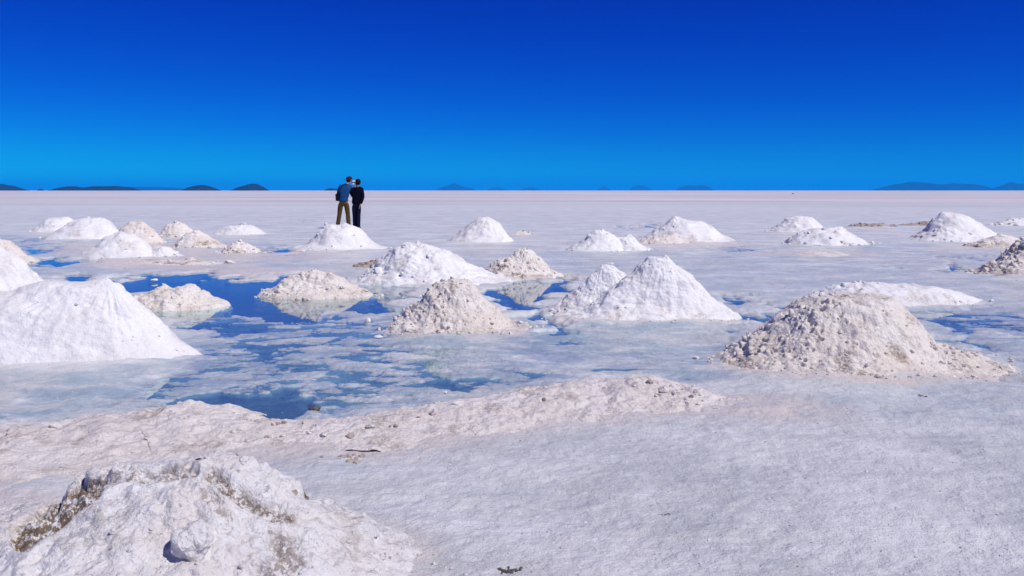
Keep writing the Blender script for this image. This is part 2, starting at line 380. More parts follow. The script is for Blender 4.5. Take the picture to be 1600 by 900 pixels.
# ------------------------------------------------------------------ salt mounds
MAT = {'white': M_WHITE, 'beige': M_BEIGE, 'fore': M_FORE, 'ridge': M_RIDGE, 'dirt': M_DIRT}
def resample(P, n, sm):
    P = np.array(P, float); d = np.concatenate([[0], np.cumsum(np.hypot(*np.diff(P, axis=0).T))]); t = np.linspace(0, d[-1], n)
    Q = np.stack([np.interp(t, d, P[:, 0]), np.interp(t, d, P[:, 1])], 1)
    for _ in range(sm):
        Q[1:-1] = (Q[:-2] + 2 * Q[1:-1] + Q[2:]) / 4
    return Q
def loft(prof, basey, nr, nt_, k, yoff, rough, lumps, clod, left, seed, rill):
    """profile of a heap (photo px) -> solid of elliptical rings standing at the depth of its base"""
    Yc = depth(basey) + yoff; s = Yc / F
    P = [((px - 800) * s, max(HC - (py - HZ) * s, GZ) - GZ) for px, py in prof]
    i = int(np.argmax([p[1] for p in P]))
    L = resample(P[:i + 1], nr, 2); Rr = resample(P[i:][::-1], nr, 2)
    L[-1] = Rr[-1] = P[i]
    flare = 0.06 * (Rr[0, 0] - L[0, 0])
    ext = [1.0, 0.5]
    L = np.vstack([[L[0, 0] - flare * e, -0.10 * e] for e in ext] + [L]); Rr = np.vstack([[Rr[0, 0] + flare * e, -0.10 * e] for e in ext] + [Rr])
    n = len(L); th = np.linspace(0, 2 * math.pi, nt_, endpoint=False)
    c = (L[:, 0] + Rr[:, 0]) / 2; a = (Rr[:, 0] - L[:, 0]) / 2
    ct, st = np.cos(th)[None], np.sin(th)[None]
    X = c[:, None] + a[:, None] * ct; Yy = Yc + (a * k)[:, None] * st
    Z = (L[:, 1] + Rr[:, 1])[:, None] / 2 + ((Rr[:, 1] - L[:, 1]) / 2)[:, None] * ct + GZ
    H = max(p[1] for p in P)
    o = seed * 7.31
    u = np.clip((Z - GZ) / H, 0, 1)
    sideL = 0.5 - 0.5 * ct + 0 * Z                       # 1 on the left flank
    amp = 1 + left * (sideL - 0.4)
    big = fbm(X / .38 + o, Yy / .38, Z / .38, 3); mid = fbm(X / .12 + o, Yy / .12, Z / .12, 4)
    fine = fbm(X / .04 + o, Yy / .04, Z / .04, 3)
    w1, cl = worley(X / .062 + o, Yy / .062, Z / .062); w2, cl2 = worley(X / .026 - o, Yy / .026, Z / .026)
    pres = sstep(-.15, .35, fbm(X / .25 - o, Yy / .25, Z / .25, 2) + 0.35 * left * (sideL - .5) + (clod - 1) * .4)
    slump = np.abs(perlin(X / .27 + 5 * o, Yy / .27, Z / .20)); d = rough * (0.052 * big + 0.016 * mid * amp + 0.007 * fine - 0.022 * (1 - sstep(0, .22, slump)) * sstep(-.1, .3, big))
    w3, cl3 = worley(X / .042 + 2 * o, Yy / .042, Z / .030)
    d += clod * amp * pres * (0.070 * np.maximum(.55 - w1, 0) * sstep(.35, 1, cl) + .036 * np.maximum(.5 - w2, 0) * sstep(.3, 1, cl2) - .095 * np.maximum(.52 - w3, 0) * sstep(.55, 1, cl3))
    ax_ = np.arctan2((Yy - Yc) / k, X - c[-1]) * 3.0
    wr = 0.5 * fbm(X / .3 - o, Yy / .3, Z / .3, 3)
    rl = np.abs(perlin(ax_ * 2.1 + wr, u * 0.9 + o, wr)) + 0.6 * np.abs(perlin(ax_ * 5.0 + wr * 2, u * 1.6 - o, wr))
    d -= rill * 0.035 * rl * sstep(0.0, .3, u) * (1 - sstep(.7, .95, u))
    d += lumps * 0.05 * np.maximum(fbm(X / .2 + 3 * o, Yy / .2, Z / .2, 2), 0) * amp
    fade = 0.35 + 0.65 * sstep(-0.02, 0.1, Z)
    d = d * fade * min(1, H / 0.25)
    X = X + d * ct * .55; Yy = Yy + d * st * .55; Z = Z + d * .83
    # ragged foot
    ft = 1 - sstep(0.0, 0.16, u)
    rag = 1 + ft * (0.07 * fbm(th[None] * 2.3 + o, u * 0, u * 0 + o, 3))
    X = c[:, None] + (X - c[:, None]) * rag; Yy = Yc + (Yy - Yc) * rag
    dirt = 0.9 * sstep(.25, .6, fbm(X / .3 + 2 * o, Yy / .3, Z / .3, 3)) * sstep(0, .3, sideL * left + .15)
    dirt = dirt + 0.8 * sstep(0.12, 0.0, u) * sstep(.0, .4, fbm(X / .35 - o, Yy / .35, Z * 0, 2))
    V = np.stack([X, Yy, Z], -1).reshape(-1, 3)
    fa = grid_faces(n, nt_, True)
    return V, fa, np.clip(dirt, 0, 1).ravel(), (n, nt_)

MOUNDS = []
def mound(label, kind, lobes, basey, rough=.8, lumps=0.3, clod=0.25, left=0.8, k=0.68, rill=0.35, dirt=0.5, clods=0, csize=0.03, res=None, smooth=True, extra_dirt=None, yoffs=None, group=None, name='salt_mound', small=None):
    seed = len(MOUNDS) + 1
    Vs, Fs, Ds = [], [], []; off = 0
    near = depth(max(basey) if isinstance(basey, (list, tuple)) else basey)
    nr, nt_ = res or ((80, 220) if near < 11 else (50, 140) if near < 16 else (38, 100))
    for li, pr in enumerate(lobes):
        by = basey if not isinstance(basey, (list, tuple)) else basey[li]
        V, fa, dd, _ = loft(pr, by, nr, nt_, k, (yoffs or [0] * 9)[li], rough, lumps, clod, left, seed + li * .37, rill)
        Vs.append(V); Fs.append(fa + off); Ds.append(dd * dirt); off += len(V)
    V = np.vstack(Vs); D = np.concatenate(Ds)
    if extra_dirt is not None:
        ed = extra_dirt(V); D = np.clip(D + ed, 0, 1.6)
        V[:, 2] -= np.clip(ed, 0, 1.3) * (0.028 + 0.030 * fbm(V[:, 0] / .06, V[:, 1] / .06, V[:, 2] / .06, 3))
    lo = V[:, :].min(0); hi = V.max(0); org = np.array([(lo[0] + hi[0]) / 2, (lo[1] + hi[1]) / 2, 0])
    o = mesh_obj(name, V - org, np.vstack(Fs), MAT[kind], attrs={'dirt': D})
    o.location = org
    tag(o, label, 'salt mound', group)
    # clods lying on it
    r = np.random.default_rng(seed + 50)
    cand = np.where((V[:, 2] > GZ + 0.005) & (V[:, 1] < org[1] + 0.35 * (hi[1] - lo[1])))[0]
    if clods and len(cand):
        wgt = (1.0 - min(.9, .75 * left) * sstep(lo[0], hi[0], V[cand, 0])) * (0.3 + 1.2 * (1 - sstep(0, 0.6, (V[cand, 2] - GZ) / max(hi[2] - GZ, .05))))
        wgt /= wgt.sum()
        for vi in r.choice(cand, clods, p=wgt):
            s = csize * float(r.lognormal(0, .38))
            put_clod('dirt' if kind != 'white' and r.random() < dirt * .10 else kind, V[vi] - org + (0, 0, s * .05), s, o)
    # crumbs spilled round its foot
    ns = int(clods * .45)
    if ns:
        an = r.uniform(math.pi * .95, 2.05 * math.pi, ns); q_ = 1.0 + np.abs(r.normal(0, .09, ns)); wx2, wy2 = (hi[0] - lo[0]) / 2.2, (hi[1] - lo[1]) / 2.2
        sx_, sy_ = org[0] + wx2 * q_ * np.cos(an), org[1] + wy2 * q_ * np.sin(an); sz_ = ground_z(sx_, sy_)
        for xx, yy, zz in zip(sx_, sy_, sz_):
            s = csize * .8 * float(r.lognormal(0, .45)); put_clod(kind, np.array([xx, yy, max(zz, -.01)]) - org + (0, 0, s * .2), s, o)
    MOUNDS.append((o, V)); return o

mound('tall white salt heap cut by the frame, behind the broad smooth heap', 'white', [[(-210, 520), (-140, 445), (-70, 395), (-30, 378), (0, 386), (20, 402), (45, 424), (75, 445), (130, 490), (185, 520)]], 520, clod=.1, left=.2, rill=.6)
mound('broad smooth white salt heap with flat top beside the slushy brine', 'white', [[(-190, 548), (-120, 500), (-50, 465), (0, 456), (25, 453), (60, 439), (120, 441), (165, 435), (185, 444), (204, 461), (230, 486), (255, 512), (276, 534), (300, 549)]], 549, rough=.5, clod=.08, left=.2, rill=.8, lumps=.2, dirt=.35, k=.44, res=(100, 300), clods=25, csize=.009)
mound('beige gritty salt heap cut by the frame above the left pool', 'beige', [[(-70, 408), (-35, 386), (-8, 372), (10, 375), (26, 385), (42, 399), (56, 408)]], 406, clod=1, clods=20)
mound('far white salt heap with rounded top, half hidden by its flat-topped neighbour', 'white', [[(50, 362), (65, 348), (80, 341), (105, 339), (115, 345), (128, 362)]], 362, clods=6)
mound('wide flat-topped white salt heap behind the heap with a low right spur', 'white', [[(72, 373), (95, 358), (115, 345), (130, 341), (160, 339), (171, 346), (186, 360), (198, 372)]], 372, dirt=.7, clods=10)
mound('pointed white salt heap with a low right spur by the small blue pool', 'white', [[(126, 401), (150, 384), (165, 371), (190, 361), (211, 367), (228, 379), (245, 393), (255, 401)], [(222, 401), (240, 387), (255, 385), (266, 386), (280, 396), (289, 401)]], 400, clods=12)
mound('upright beige salt heap beside the wide flat-topped white one', 'beige', [[(174, 380), (190, 356), (203, 347), (222, 345), (236, 355), (250, 369), (260, 380)]], 380, clod=.9, clods=24)
mound('small round beige salt heap behind the crumbling one', 'beige', [[(246, 369), (260, 353), (275, 346), (290, 350), (301, 360), (306, 370)]], 370, clod=.9, clods=16)
mound('crumbling beige salt heap between two other beige heaps', 'beige', [[(270, 387), (288, 366), (310, 361), (326, 370), (345, 381), (356, 387)]], 386, clod=1.1, clods=26, dirt=1.2)
mound('smallest brown-stained clod heap in the beige row', 'beige', [[(346, 396), (358, 383), (375, 377), (391, 382), (403, 390), (413, 396)]], 395, clod=1.3, clods=30, dirt=1.6)
mound('low wide white salt heap beyond the beige row', 'white', [[(333, 366), (350, 356), (368, 353), (380, 350), (395, 353), (410, 361), (420, 366)]], 366, clods=6)
mound('white salt heap that hides the feet of the two standing people', 'white', [[(458, 389), (478, 382), (491, 370), (504, 356), (513, 351), (530, 352), (541, 347), (553, 352), (566, 362), (581, 376), (596, 386), (606, 389)]], 388, clods=22, csize=.025, left=1)
mound('large long-backed white salt heap mirrored in the pool', 'white', [[(556, 437), (580, 420), (600, 402), (615, 386), (630, 380), (655, 379), (676, 383), (696, 395), (722, 406), (747, 419), (772, 431), (798, 437)]], 436, clod=.4, left=1, clods=40, csize=.025, res=(80, 220), rough=1.1)
mound('steep beige salt heap with a rubbly left flank in front of the long-backed white one', 'beige', [[(606, 509), (625, 494), (645, 474), (665, 455), (685, 442), (706, 436), (730, 440), (746, 452), (766, 475), (786, 495), (806, 508), (832, 512)]], 509, clod=.9, left=1, clods=120, csize=.015, dirt=.7, res=(110, 320))
mound('low beige salt heap mirrored in the pool beside the long-backed white one', 'beige', [[(410, 459), (430, 448), (455, 434), (475, 426), (492, 422), (510, 425), (530, 432), (548, 443), (563, 450), (580, 457)]], 457, clod=.8, clods=40, csize=.022, res=(70, 200))
mound('flat beige salt islet with a knobbly crest standing in the pool', 'beige', [[(204, 476), (225, 462), (245, 449), (258, 443), (270, 451), (280, 452), (291, 446), (305, 450), (320, 458), (338, 467), (354, 474)]], 474, clod=.9, lumps=.9, clods=40, csize=.018, k=.8, res=(80, 220))
mound('grooved white salt heap alone on the plain, right of the people', 'white', [[(700, 378), (715, 365), (730, 351), (740, 346), (746, 340), (766, 338), (779, 347), (791, 362), (805, 378)]], 377, rill=1.2, clods=10, csize=.025)
mound('peaked beige salt heap with a clear reflection in the pool', 'beige', [[(754, 429), (775, 412), (795, 400), (809, 389), (822, 387), (836, 398), (851, 410), (863, 421), (876, 429)]], 429, clod=1.1, left=1, clods=50, csize=.025, dirt=1.3, res=(70, 200))
mound('white salt heap with a notched right shoulder, in front of the tan-aproned one', 'white', [[(884, 393), (905, 378), (925, 362), (940, 358), (956, 365), (970, 378), (985, 393)], [(945, 393), (962, 372), (985, 367), (1001, 381), (1020, 393)]], 391, clods=26, csize=.025)
mound('white salt heap with sloping ridge and a tan crumbly apron', 'white', [[(995, 377), (1020, 362), (1040, 349), (1053, 338), (1065, 342), (1100, 346), (1116, 356), (1129, 368), (1152, 377)]], 376, clods=16, csize=.025, dirt=.8)
mound('low tan rubble apron at the foot of the sloping-ridged white heap', 'beige', [[(990, 381), (1010, 372), (1035, 366), (1060, 369), (1078, 381)]], 380, clod=1.0, clods=20, csize=.025)
mound('big bright white salt heap with a lower second peak, tallest on the near plain', 'white', [[(850, 488), (880, 470), (903, 449), (921, 429), (940, 411), (956, 412), (973, 424), (992, 441), (1020, 488)], [(868, 496), (900, 487), (930, 470), (962, 448), (986, 427), (1010, 402), (1034, 404), (1040, 398), (1052, 408), (1082, 430), (1098, 450), (1123, 474), (1152, 490)]], [487, 492], clod=.35, left=1.2, clods=70, csize=.012, res=(110, 300), rill=.35, rough=.75, k=.48)
mound('rounded white salt heap behind the slanted flat-topped one', 'white', [[(1201, 362), (1215, 352), (1230, 341), (1250, 337), (1269, 340), (1281, 350), (1292, 362)]], 362, clods=10, left=1)
mound('slanted flat-topped white salt heap with dark crumbled left end', 'white', [[(1225, 382), (1245, 366), (1265, 358), (1290, 356), (1318, 354), (1336, 369), (1358, 382)]], 381, clod=.6, left=1.5, clods=40, csize=.03, dirt=1.3)
mound('flat tan hump nearly level with the plain', 'ridge', [[(1235, 399), (1262, 393), (1285, 391), (1305, 393), (1328, 399)]], 398, k=.9, rill=0, clods=0)
mound('high double-tiered white salt heap with a grey notch on its face', 'white', [[(1425, 374), (1445, 359), (1460, 342), (1472, 330), (1490, 333), (1511, 337), (1526, 347), (1546, 359), (1560, 372)], [(1428, 378), (1450, 365), (1470, 353), (1490, 355), (1512, 364), (1545, 377)]], [372, 376], clod=.5, left=1.3, clods=40, csize=.03, yoffs=[0, 0])
mound('low tan salt heap behind the dark rubbly heap', 'beige', [[(1508, 386), (1538, 374), (1560, 366), (1582, 369), (1602, 378), (1622, 386)]], 385, clods=16, dirt=.9)
mound('rubbly grey-beige salt heap cut by the frame, strongly shaded left flank', 'beige', [[(1530, 425), (1560, 407), (1578, 389), (1590, 379), (1615, 371), (1642, 380), (1672, 405), (1700, 425)]], 424, clod=1.4, left=1.0, clods=70, csize=.03, dirt=.8, res=(70, 200))
mound('long low white salt bank behind the biggest beige heap', 'white', [[(1255, 470), (1285, 455), (1310, 443), (1340, 440), (1380, 443), (1410, 447), (1460, 447), (1492, 455), (1530, 468)]], 467, clod=.5, left=1, clods=30, csize=.02, k=.5, res=(70, 220))
mound('biggest beige salt heap, flat-topped with clods and a long low tail', 'beige', [[(1126, 556), (1165, 537), (1200, 506), (1240, 480), (1270, 465), (1310, 462), (1360, 462), (1396, 463), (1421, 490), (1440, 512), (1465, 540), (1495, 558), (1520, 566)], [(1400, 566), (1440, 540), (1470, 535), (1500, 547), (1530, 551), (1556, 564), (1592, 576)]], [560, 568], rough=.65, clod=.85, left=1.0, clods=200, csize=.013, dirt=.8, res=(170, 520), k=.74, yoffs=[0, 0])
# low rubble lines
mound('thin line of reddish-brown rubble on the far plain', 'dirt', [[(1332, 354), (1345, 349), (1365, 350), (1380, 349), (1395, 354)]], 354, clod=1.4, clods=24, csize=.05, k=.5)
mound('grey rubble bank at the frame edge beyond the low tan heap', 'white', [[(1545, 352), (1568, 346), (1580, 341), (1605, 340), (1640, 352)]], 352, clod=1.2, clods=30, csize=.05, dirt=1.2, k=.5)
mound('tiny crumbly salt pile right of the grooved white heap', 'beige', [[(796, 366), (805, 362), (815, 360), (826, 363), (836, 366)]], 366, clod=1.2, clods=10, csize=.04)
mound('dark rubble beside the left foot of the double-tiered heap', 'dirt', [[(1400, 352), (1430, 349), (1446, 345), (1456, 348), (1470, 353)]], 352, clod=1.3, clods=14, csize=.05, k=.5)
mound('muddy rubble peeping out behind the long-backed white heap', 'dirt', [[(552, 419), (563, 411), (575, 409), (590, 407), (600, 418)]], 418, clod=1.2, clods=16, csize=.035)
mound('scatter of brown crumbs on the crust below the beige row', 'ridge', [[(190, 412), (215, 407), (240, 408), (290, 405), (330, 408), (352, 412)]], 412, clod=1.2, clods=24, csize=.03, k=.4, dirt=1.5)

# foreground heap: dug-over old salt with mud bands
def band(V, pts, wd):
    d = np.full(len(V), 1e9)
    for (ax, ay), (bx, by) in zip(pts[:-1], pts[1:]):
        ex, ey = bx - ax, by - ay; t = np.clip(((V[:, 0] - ax) * ex + (V[:, 1] - ay) * ey) / (ex * ex + ey * ey), 0, 1)
        d = np.minimum(d, np.hypot(V[:, 0] - ax - t * ex, V[:, 1] - ay - t * ey))
    return sstep(wd, wd * .25, d)
def fore_dirt(V):
    q = np.stack([800 + F * V[:, 0] / np.maximum(V[:, 1], .5), HZ + F * (HC - V[:, 2]) / np.maximum(V[:, 1], .5)], 1)
    return 1.7 * band(q, [(35, 838), (70, 815), (105, 790), (140, 760)], 26) + .8 * band(q, [(140, 760), (190, 738), (245, 742), (300, 732)], 16) + .9 * band(q, [(330, 738), (385, 780), (425, 800), (450, 808)], 18) \
        + .7 * band(q, [(440, 850), (460, 870), (420, 900)], 34) + .6 * band(q, [(320, 770), (350, 795)], 14) + .8 * band(q, [(480, 770), (520, 765)], 12)
fore = mound('dug-over grubby white salt heap with brown mud bands, biggest in front', 'fore', [[(-330, 905), (-200, 870), (-90, 835), (0, 812), (60, 795), (120, 765), (180, 742), (240, 728), (310, 724), (360, 735), (420, 765), (480, 800), (540, 835), (600, 868), (660, 905)]], 900, clod=.6, left=.0, clods=200, csize=.0085, lumps=.55, dirt=.8, rough=1.0, res=(210, 640), k=.72, extra_dirt=fore_dirt, rill=.2)

# ------------------------------------------------------------------ low ridge of scraped-up salt
def ridge():
    crest = [(-260, 722), (-100, 708), (20, 698), (100, 698), (200, 675), (300, 664), (360, 674), (430, 676), (520, 674), (600, 668), (680, 652), (760, 643), (850, 630), (940, 618), (1010, 613), (1070, 622), (1160, 634)]
    half = [.55, .55, .52, .48, .48, .46, .34, .28, .28, .32, .34, .36, .40, .42, .40, .30, .16]
    high = [.07, .07, .06, .05, .07, .085, .05, .035, .035, .04, .055, .055, .06, .075, .08, .055, .02]
    P = np.array([at(*p) for p in crest]); d = np.concatenate([[0], np.cumsum(np.hypot(*np.diff(P, axis=0).T))])
    nu, nw = 620, 90; t = np.linspace(0, d[-1], nu)
    def ip(v):
        q = np.interp(t, d, v)
        for _ in range(40): q[1:-1] = (q[:-2] + 2 * q[1:-1] + q[2:]) / 4
        return q
    cx, cy, hf, hg = ip(P[:, 0]), ip(P[:, 1]), ip(half), ip(high)
    tx, ty = np.gradient(cx), np.gradient(cy); ln = np.hypot(tx, ty); nx, ny = -ty / ln, tx / ln
    v = np.linspace(-1.5, 1.0, nw)                       # towards the camera the flank is longer
    X = cx[:, None] + nx[:, None] * v[None] * hf[:, None]; Yy = cy[:, None] + ny[:, None] * v[None] * hf[:, None]
    zero = 0 * X
    wob = 0.35 * fbm(X / .5, Yy / .5, zero, 3)
    vv = np.where(v < 0, v / 1.5, v)[None] + wob * .5
    prof = np.clip(1 - vv ** 2, -.6, 1)
    endf = np.minimum(1, np.minimum(t, d[-1] - t) / .35)[:, None]
    w1, c1 = worley(X / .07, Yy / .07, zero); w2, c2 = worley(X / .03, Yy / .03, zero)
    pres = sstep(-.1, .4, fbm(X / .3 + 5, Yy / .3, zero, 2))
    h = hg[:, None] * prof * endf * (1 + .5 * fbm(X / .35 + 9, Yy / .35, zero, 3))
    bumps = 0.018 * fbm(X / .13, Yy / .13, zero, 4) + pres * (.022 * (.5 - w1) * (.4 + c1) + .008 * (.5 - w2)) + .004 * fbm(X / .03, Yy / .03, zero, 2)
    gz = ground_z(X.ravel(), Yy.ravel()).reshape(X.shape)
    Z = np.maximum(gz, 0.0) * 0 + GZ + h + bumps * sstep(-.35, .35, prof) - .03 * sstep(.1, -.5, prof)
    dirt = .5 * sstep(.2, .5, fbm(X / .22 + 3, Yy / .22, zero, 3))
    o = mesh_obj('salt_ridge', np.stack([X, Yy, Z], -1).reshape(-1, 3), grid_faces(nu, nw, False)[:, ::-1], M_RIDGE, attrs={'dirt': dirt.ravel()})
    tag(o, 'long low ridge of scraped-up tan salt edging the slushy brine', 'salt ridge')
    r = np.random.default_rng(3); V = np.stack([X, Yy, Z], -1)
    for _ in range(100):
        i = int(r.choice([r.integers(10, nu - 10), int(np.clip(r.normal(nu * .93, 14), 5, nu - 5))], p=[.72, .28])); j = r.integers(18, nw - 12)
        s = .009 * float(r.lognormal(0, .45)) * (1 + V[i, j, 1] / 8)
        put_clod('ridge' if r.random() < .85 else 'dirt', V[i, j] + (0, 0, s * .2), s, o)
ridge()

# ------------------------------------------------------------------ salt clods and stones lying on the plain
def ground_at(px, py):
    x, y = at(px, py); return x, y, float(ground_z(np.array([x]), np.array([y]))[0])
def lone(name, label, cat, px, py, wpx, mat, sub=3, squash=.7, seed=1, zoff=0.25, rot=0.0, stretch=1.0, on=None):
    x, y, z = ground_at(px, py)
    if on is not None:                                   # resting on a heap: top of its surface there
        V = on[1]; V = V[V[:, 1] > .5]; px_ = 800 + F * V[:, 0] / V[:, 1]; py_ = HZ + F * (HC - V[:, 2]) / V[:, 1]
        c_ = np.where(np.hypot(px_ - px, py_ - py) < 6)[0]; q = V[c_[np.argmin(V[c_, 1])]]; x, y, z = [float(e) for e in q]
    me = clod_mesh(name, seed, mat, sub, squash); o = bpy.data.objects.new(name, me); C.objects.link(o)
    r = wpx * y / F / 2
    o.location = (x, y, max(z, -0.01) + r * zoff); o.scale = (r * stretch, r, r); o.rotation_euler = (0, 0, rot)
    return tag(o, label, cat)
M_STONE = plain('dark_stone', (0.10, 0.09, 0.09), .7, .4, 40)
lone('stone', 'dark slanted stone lying in the open water by the ridge', 'stone', 492, 634, 15, M_STONE, seed=2, squash=.5, stretch=1.3, zoff=.45)
lone('salt_clod', 'small dark muddy clod on the crest of the tan ridge', 'clod', 651, 648, 10, M_DIRT, seed=3, zoff=.6)
lone('salt_clod', 'upright white salt lump in the slush before the low mirrored heap', 'clod', 575, 500, 7, M_WHITE, seed=4, squash=1.1, zoff=.7)
lone('salt_clod', 'flat white salt cake in the slush beside the upright lump', 'clod', 591, 524, 12, M_WHITE, seed=5, squash=.35, zoff=.8)
lone('salt_clod', 'white salt lump at the edge of a slush puddle before the ridge', 'clod', 696, 610, 6, M_WHITE, seed=6, zoff=.8)
lone('salt_clod', 'white floe of salt crust floating alone in the open pool', 'clod', 241, 438, 11, M_WHITE, seed=7, squash=.3, zoff=.9)
CLODS['stone'] = [clod_mesh('crumb', 90 + i, M_STONE, 1) for i in range(4)]
def mud_patch(label, px, py, wpx, hpx, n, kind):
    x, y, z = ground_at(px, py); root = bpy.data.objects.new('mud_patch', None); C.objects.link(root); root.location = (x, y, z); root.empty_display_size = .05
    tag(root, label, 'mud')
    r = np.random.default_rng(int(px)); rx = wpx * y / F / 2; ry = hpx * y * y / ((HC - GZ) * F) / 2
    for _ in range(n):
        a_, b_ = r.normal(0, .45, 2); gx, gy = x + a_ * rx, y + b_ * ry
        put_clod(kind, (a_ * rx, b_ * ry, float(ground_z(np.array([gx]), np.array([gy]))[0]) - z), rx * float(r.uniform(.10, .22)), root, 'crumb')
mud_patch('dark grey crumbly mud tuft on the smooth crust right of the front heap', 793, 894, 36, 12, 26, 'stone')
mud_patch('thin dark streak of mud crumbs on the smooth crust', 1036, 806, 22, 3, 9, 'stone')
mud_patch('dark mud crumbs in front of the biggest beige heap', 1441, 620, 20, 4, 10, 'stone')
mud_patch('brown mud crumbs between the ridge and the front heap', 545, 718, 50, 12, 22, 'dirt')
lone('stone', 'small dark stone far out on the plain', 'stone', 1239, 303.2, 3, M_STONE, seed=13)
fo = MOUNDS[-1]
lone('salt_boulder', 'round salt boulder resting on the near face of the front heap', 'boulder', 305, 856, 60, M_FORE, sub=4, squash=.95, seed=21, on=fo, zoff=.45)

def crumbs(name, label, n, mat, lo, hi, seed):
    r = np.random.default_rng(seed); py = r.uniform(330, 915, n); py = np.where(r.random(n) < .6, r.uniform(480, 915, n), py); px = r.uniform(-150, 1750, n)
    Y_ = depth(py); X_ = (px - 800) / F * Y_; keep = fbm(X_ / 1.5 + seed, Y_ / 1.5, 0 * X_, 3) > r.uniform(-.6, .5, n)
    X_, Y_ = X_[keep], Y_[keep]; Z_ = np.maximum(ground_z(X_, Y_), -.005)
    bm = bmesh.new(); bmesh.ops.create_icosphere(bm, subdivisions=1, radius=1); T = np.array([v.co[:] for v in bm.verts]); Fi = np.array([[v.index for v in f.verts] for f in bm.faces]); bm.free()
    k = len(X_); sz = r.uniform(lo, hi, k) * np.maximum(1, Y_ / 7); sc = r.uniform(.6, 1.4, (k, 1, 3)) * (1, 1, .6) * sz[:, None, None]
    V = T[None] * sc * r.uniform(.75, 1.25, (k, len(T), 1)) + np.stack([X_, Y_, Z_ + sz * .2], 1)[:, None]
    o = mesh_obj(name, V.reshape(-1, 3), (Fi[None] + (np.arange(k) * len(T))[:, None, None]).reshape(-1, 3), mat, smooth=False)
    o['kind'] = 'stuff'; o['label'] = label
crumbs('salt_crumbs', 'tiny white salt crumbs strewn over the crust', 1700, M_WHITE, .0015, .0055, 1)
crumbs('mud_crumbs', 'tiny dark mud specks strewn over the crust', 900, M_DIRT, .0015, .005, 2)

# ------------------------------------------------------------------ far hills standing out of the salt flat
def hill_material():
    m = MB('dry_scrub_hill')
    c = m.mix(m.ramp(m.noise(0.004, 5), .35, .65), (0.010, 0.014, 0.022), (0.016, 0.020, 0.028))
    return m.done(c, .95, .1)
M_HILL = hill_material()
def hill(label, prof, Y, thick=.6, white=None):
    P = np.array(prof, float); s = Y / F
    xs = (P[:, 0] - 800) * s; zs = (HZ - P[:, 1]) * s + HC
    n = 70; t = np.linspace(xs[0], xs[-1], n); h = np.maximum(np.interp(t, xs, zs), 0.5)
    for _ in range(2): h[1:-1] = (h[:-2] + 2 * h[1:-1] + h[2:]) / 4
    half = (xs[-1] - xs[0]) * thick / 2; v = np.linspace(-1, 1, 25)
    X = np.repeat(t[:, None], 25, 1); Yy = Y + v[None] * half * (.35 + .65 * np.sin(np.linspace(0, math.pi, n)))[:, None]
    rel = fbm(X / 700, Yy / 700, 0 * X + Y / 999, 4)
    Z = h[:, None] * np.clip(1 - np.abs(v[None]) ** 1.4, 0, 1) * (1 + .25 * rel * np.abs(v[None]) ** .7) - 2 * np.abs(v[None]) ** 6
    o = mesh_obj('hill', np.stack([X, Yy, Z], -1).reshape(-1, 3), grid_faces(n, 25, False)[:, ::-1], M_HILL)
    o['kind'] = 'structure'; o['label'] = label
    return o
NEAR, MID, FAR_, VFAR = 6500, 19000, 25000, 31000
hill('dark blue hill at the frame edge', [(-60, 297), (-40, 293), (-15, 289), (5, 287.5), (12, 289.5), (20, 290), (30, 293), (42, 297)], NEAR)
hill('tiny dark islet on the horizon', [(58, 297), (62, 295.2), (66, 295.3), (69, 297)], NEAR)
hill('long dark blue two-humped hill', [(80, 297), (90, 293.5), (106, 291), (118, 291), (128, 293), (136, 292.5), (146, 290.8), (165, 291), (182, 290.3), (190, 291.5), (200, 291.8), (208, 293), (216, 297)], NEAR)
hill('long paler blue hill behind the two-humped one', [(190, 297), (205, 292.3), (225, 291.8), (245, 292), (265, 293), (285, 294), (296, 297)], FAR_ * .8, .3)
hill('dark blue rounded hill', [(285, 297), (291, 293.5), (298, 291.5), (305, 290.2), (314, 288.8), (322, 289.5), (333, 292.5), (344, 297)], NEAR)
hill('dark blue peaked hill near the people', [(361, 297), (372, 292.3), (384, 289.3), (390, 287), (401, 287), (410, 291), (420, 297)], NEAR)
hill('low dark hill behind the people', [(507, 297), (511, 294.8), (518, 294.1), (526, 294.6), (540, 293.5), (556, 297)], NEAR * 1.1)
hill('faint peaked hill', [(680, 297), (690, 292), (700, 290), (709, 286.3), (716, 288.5), (725, 292), (735, 293.5), (744, 297)], FAR_)
hill('very faint low hill', [(762, 297), (770, 293), (780, 292.5), (792, 297)], VFAR)
hill('very faint hill', [(812, 297), (822, 293), (836, 293), (847, 297)], VFAR)
hill('very faint small hill', [(933, 297), (940, 292), (946, 291.5), (954, 297)], VFAR)
hill('very faint round hill', [(983, 297), (990, 291), (1000, 289.5), (1010, 291), (1020, 297)], VFAR)
hill('faint double hill', [(1055, 297), (1064, 291.5), (1076, 289.5), (1085, 290.2), (1096, 289), (1105, 291), (1115, 297)], FAR_)
hill('long blue mountain range', [(1362, 297), (1372, 294), (1386, 291), (1400, 287.3), (1410, 287), (1420, 284), (1436, 284.5), (1455, 286), (1465, 288), (1480, 288), (1491, 285.8), (1500, 287), (1520, 287.5), (1535, 289.5), (1550, 294), (1556, 297)], MID, .35)
hill('pointed blue mountain at the frame edge', [(1544, 297), (1552, 293.5), (1566, 290), (1580, 284), (1590, 287), (1604, 287), (1630, 289), (1670, 297)], MID, .4)

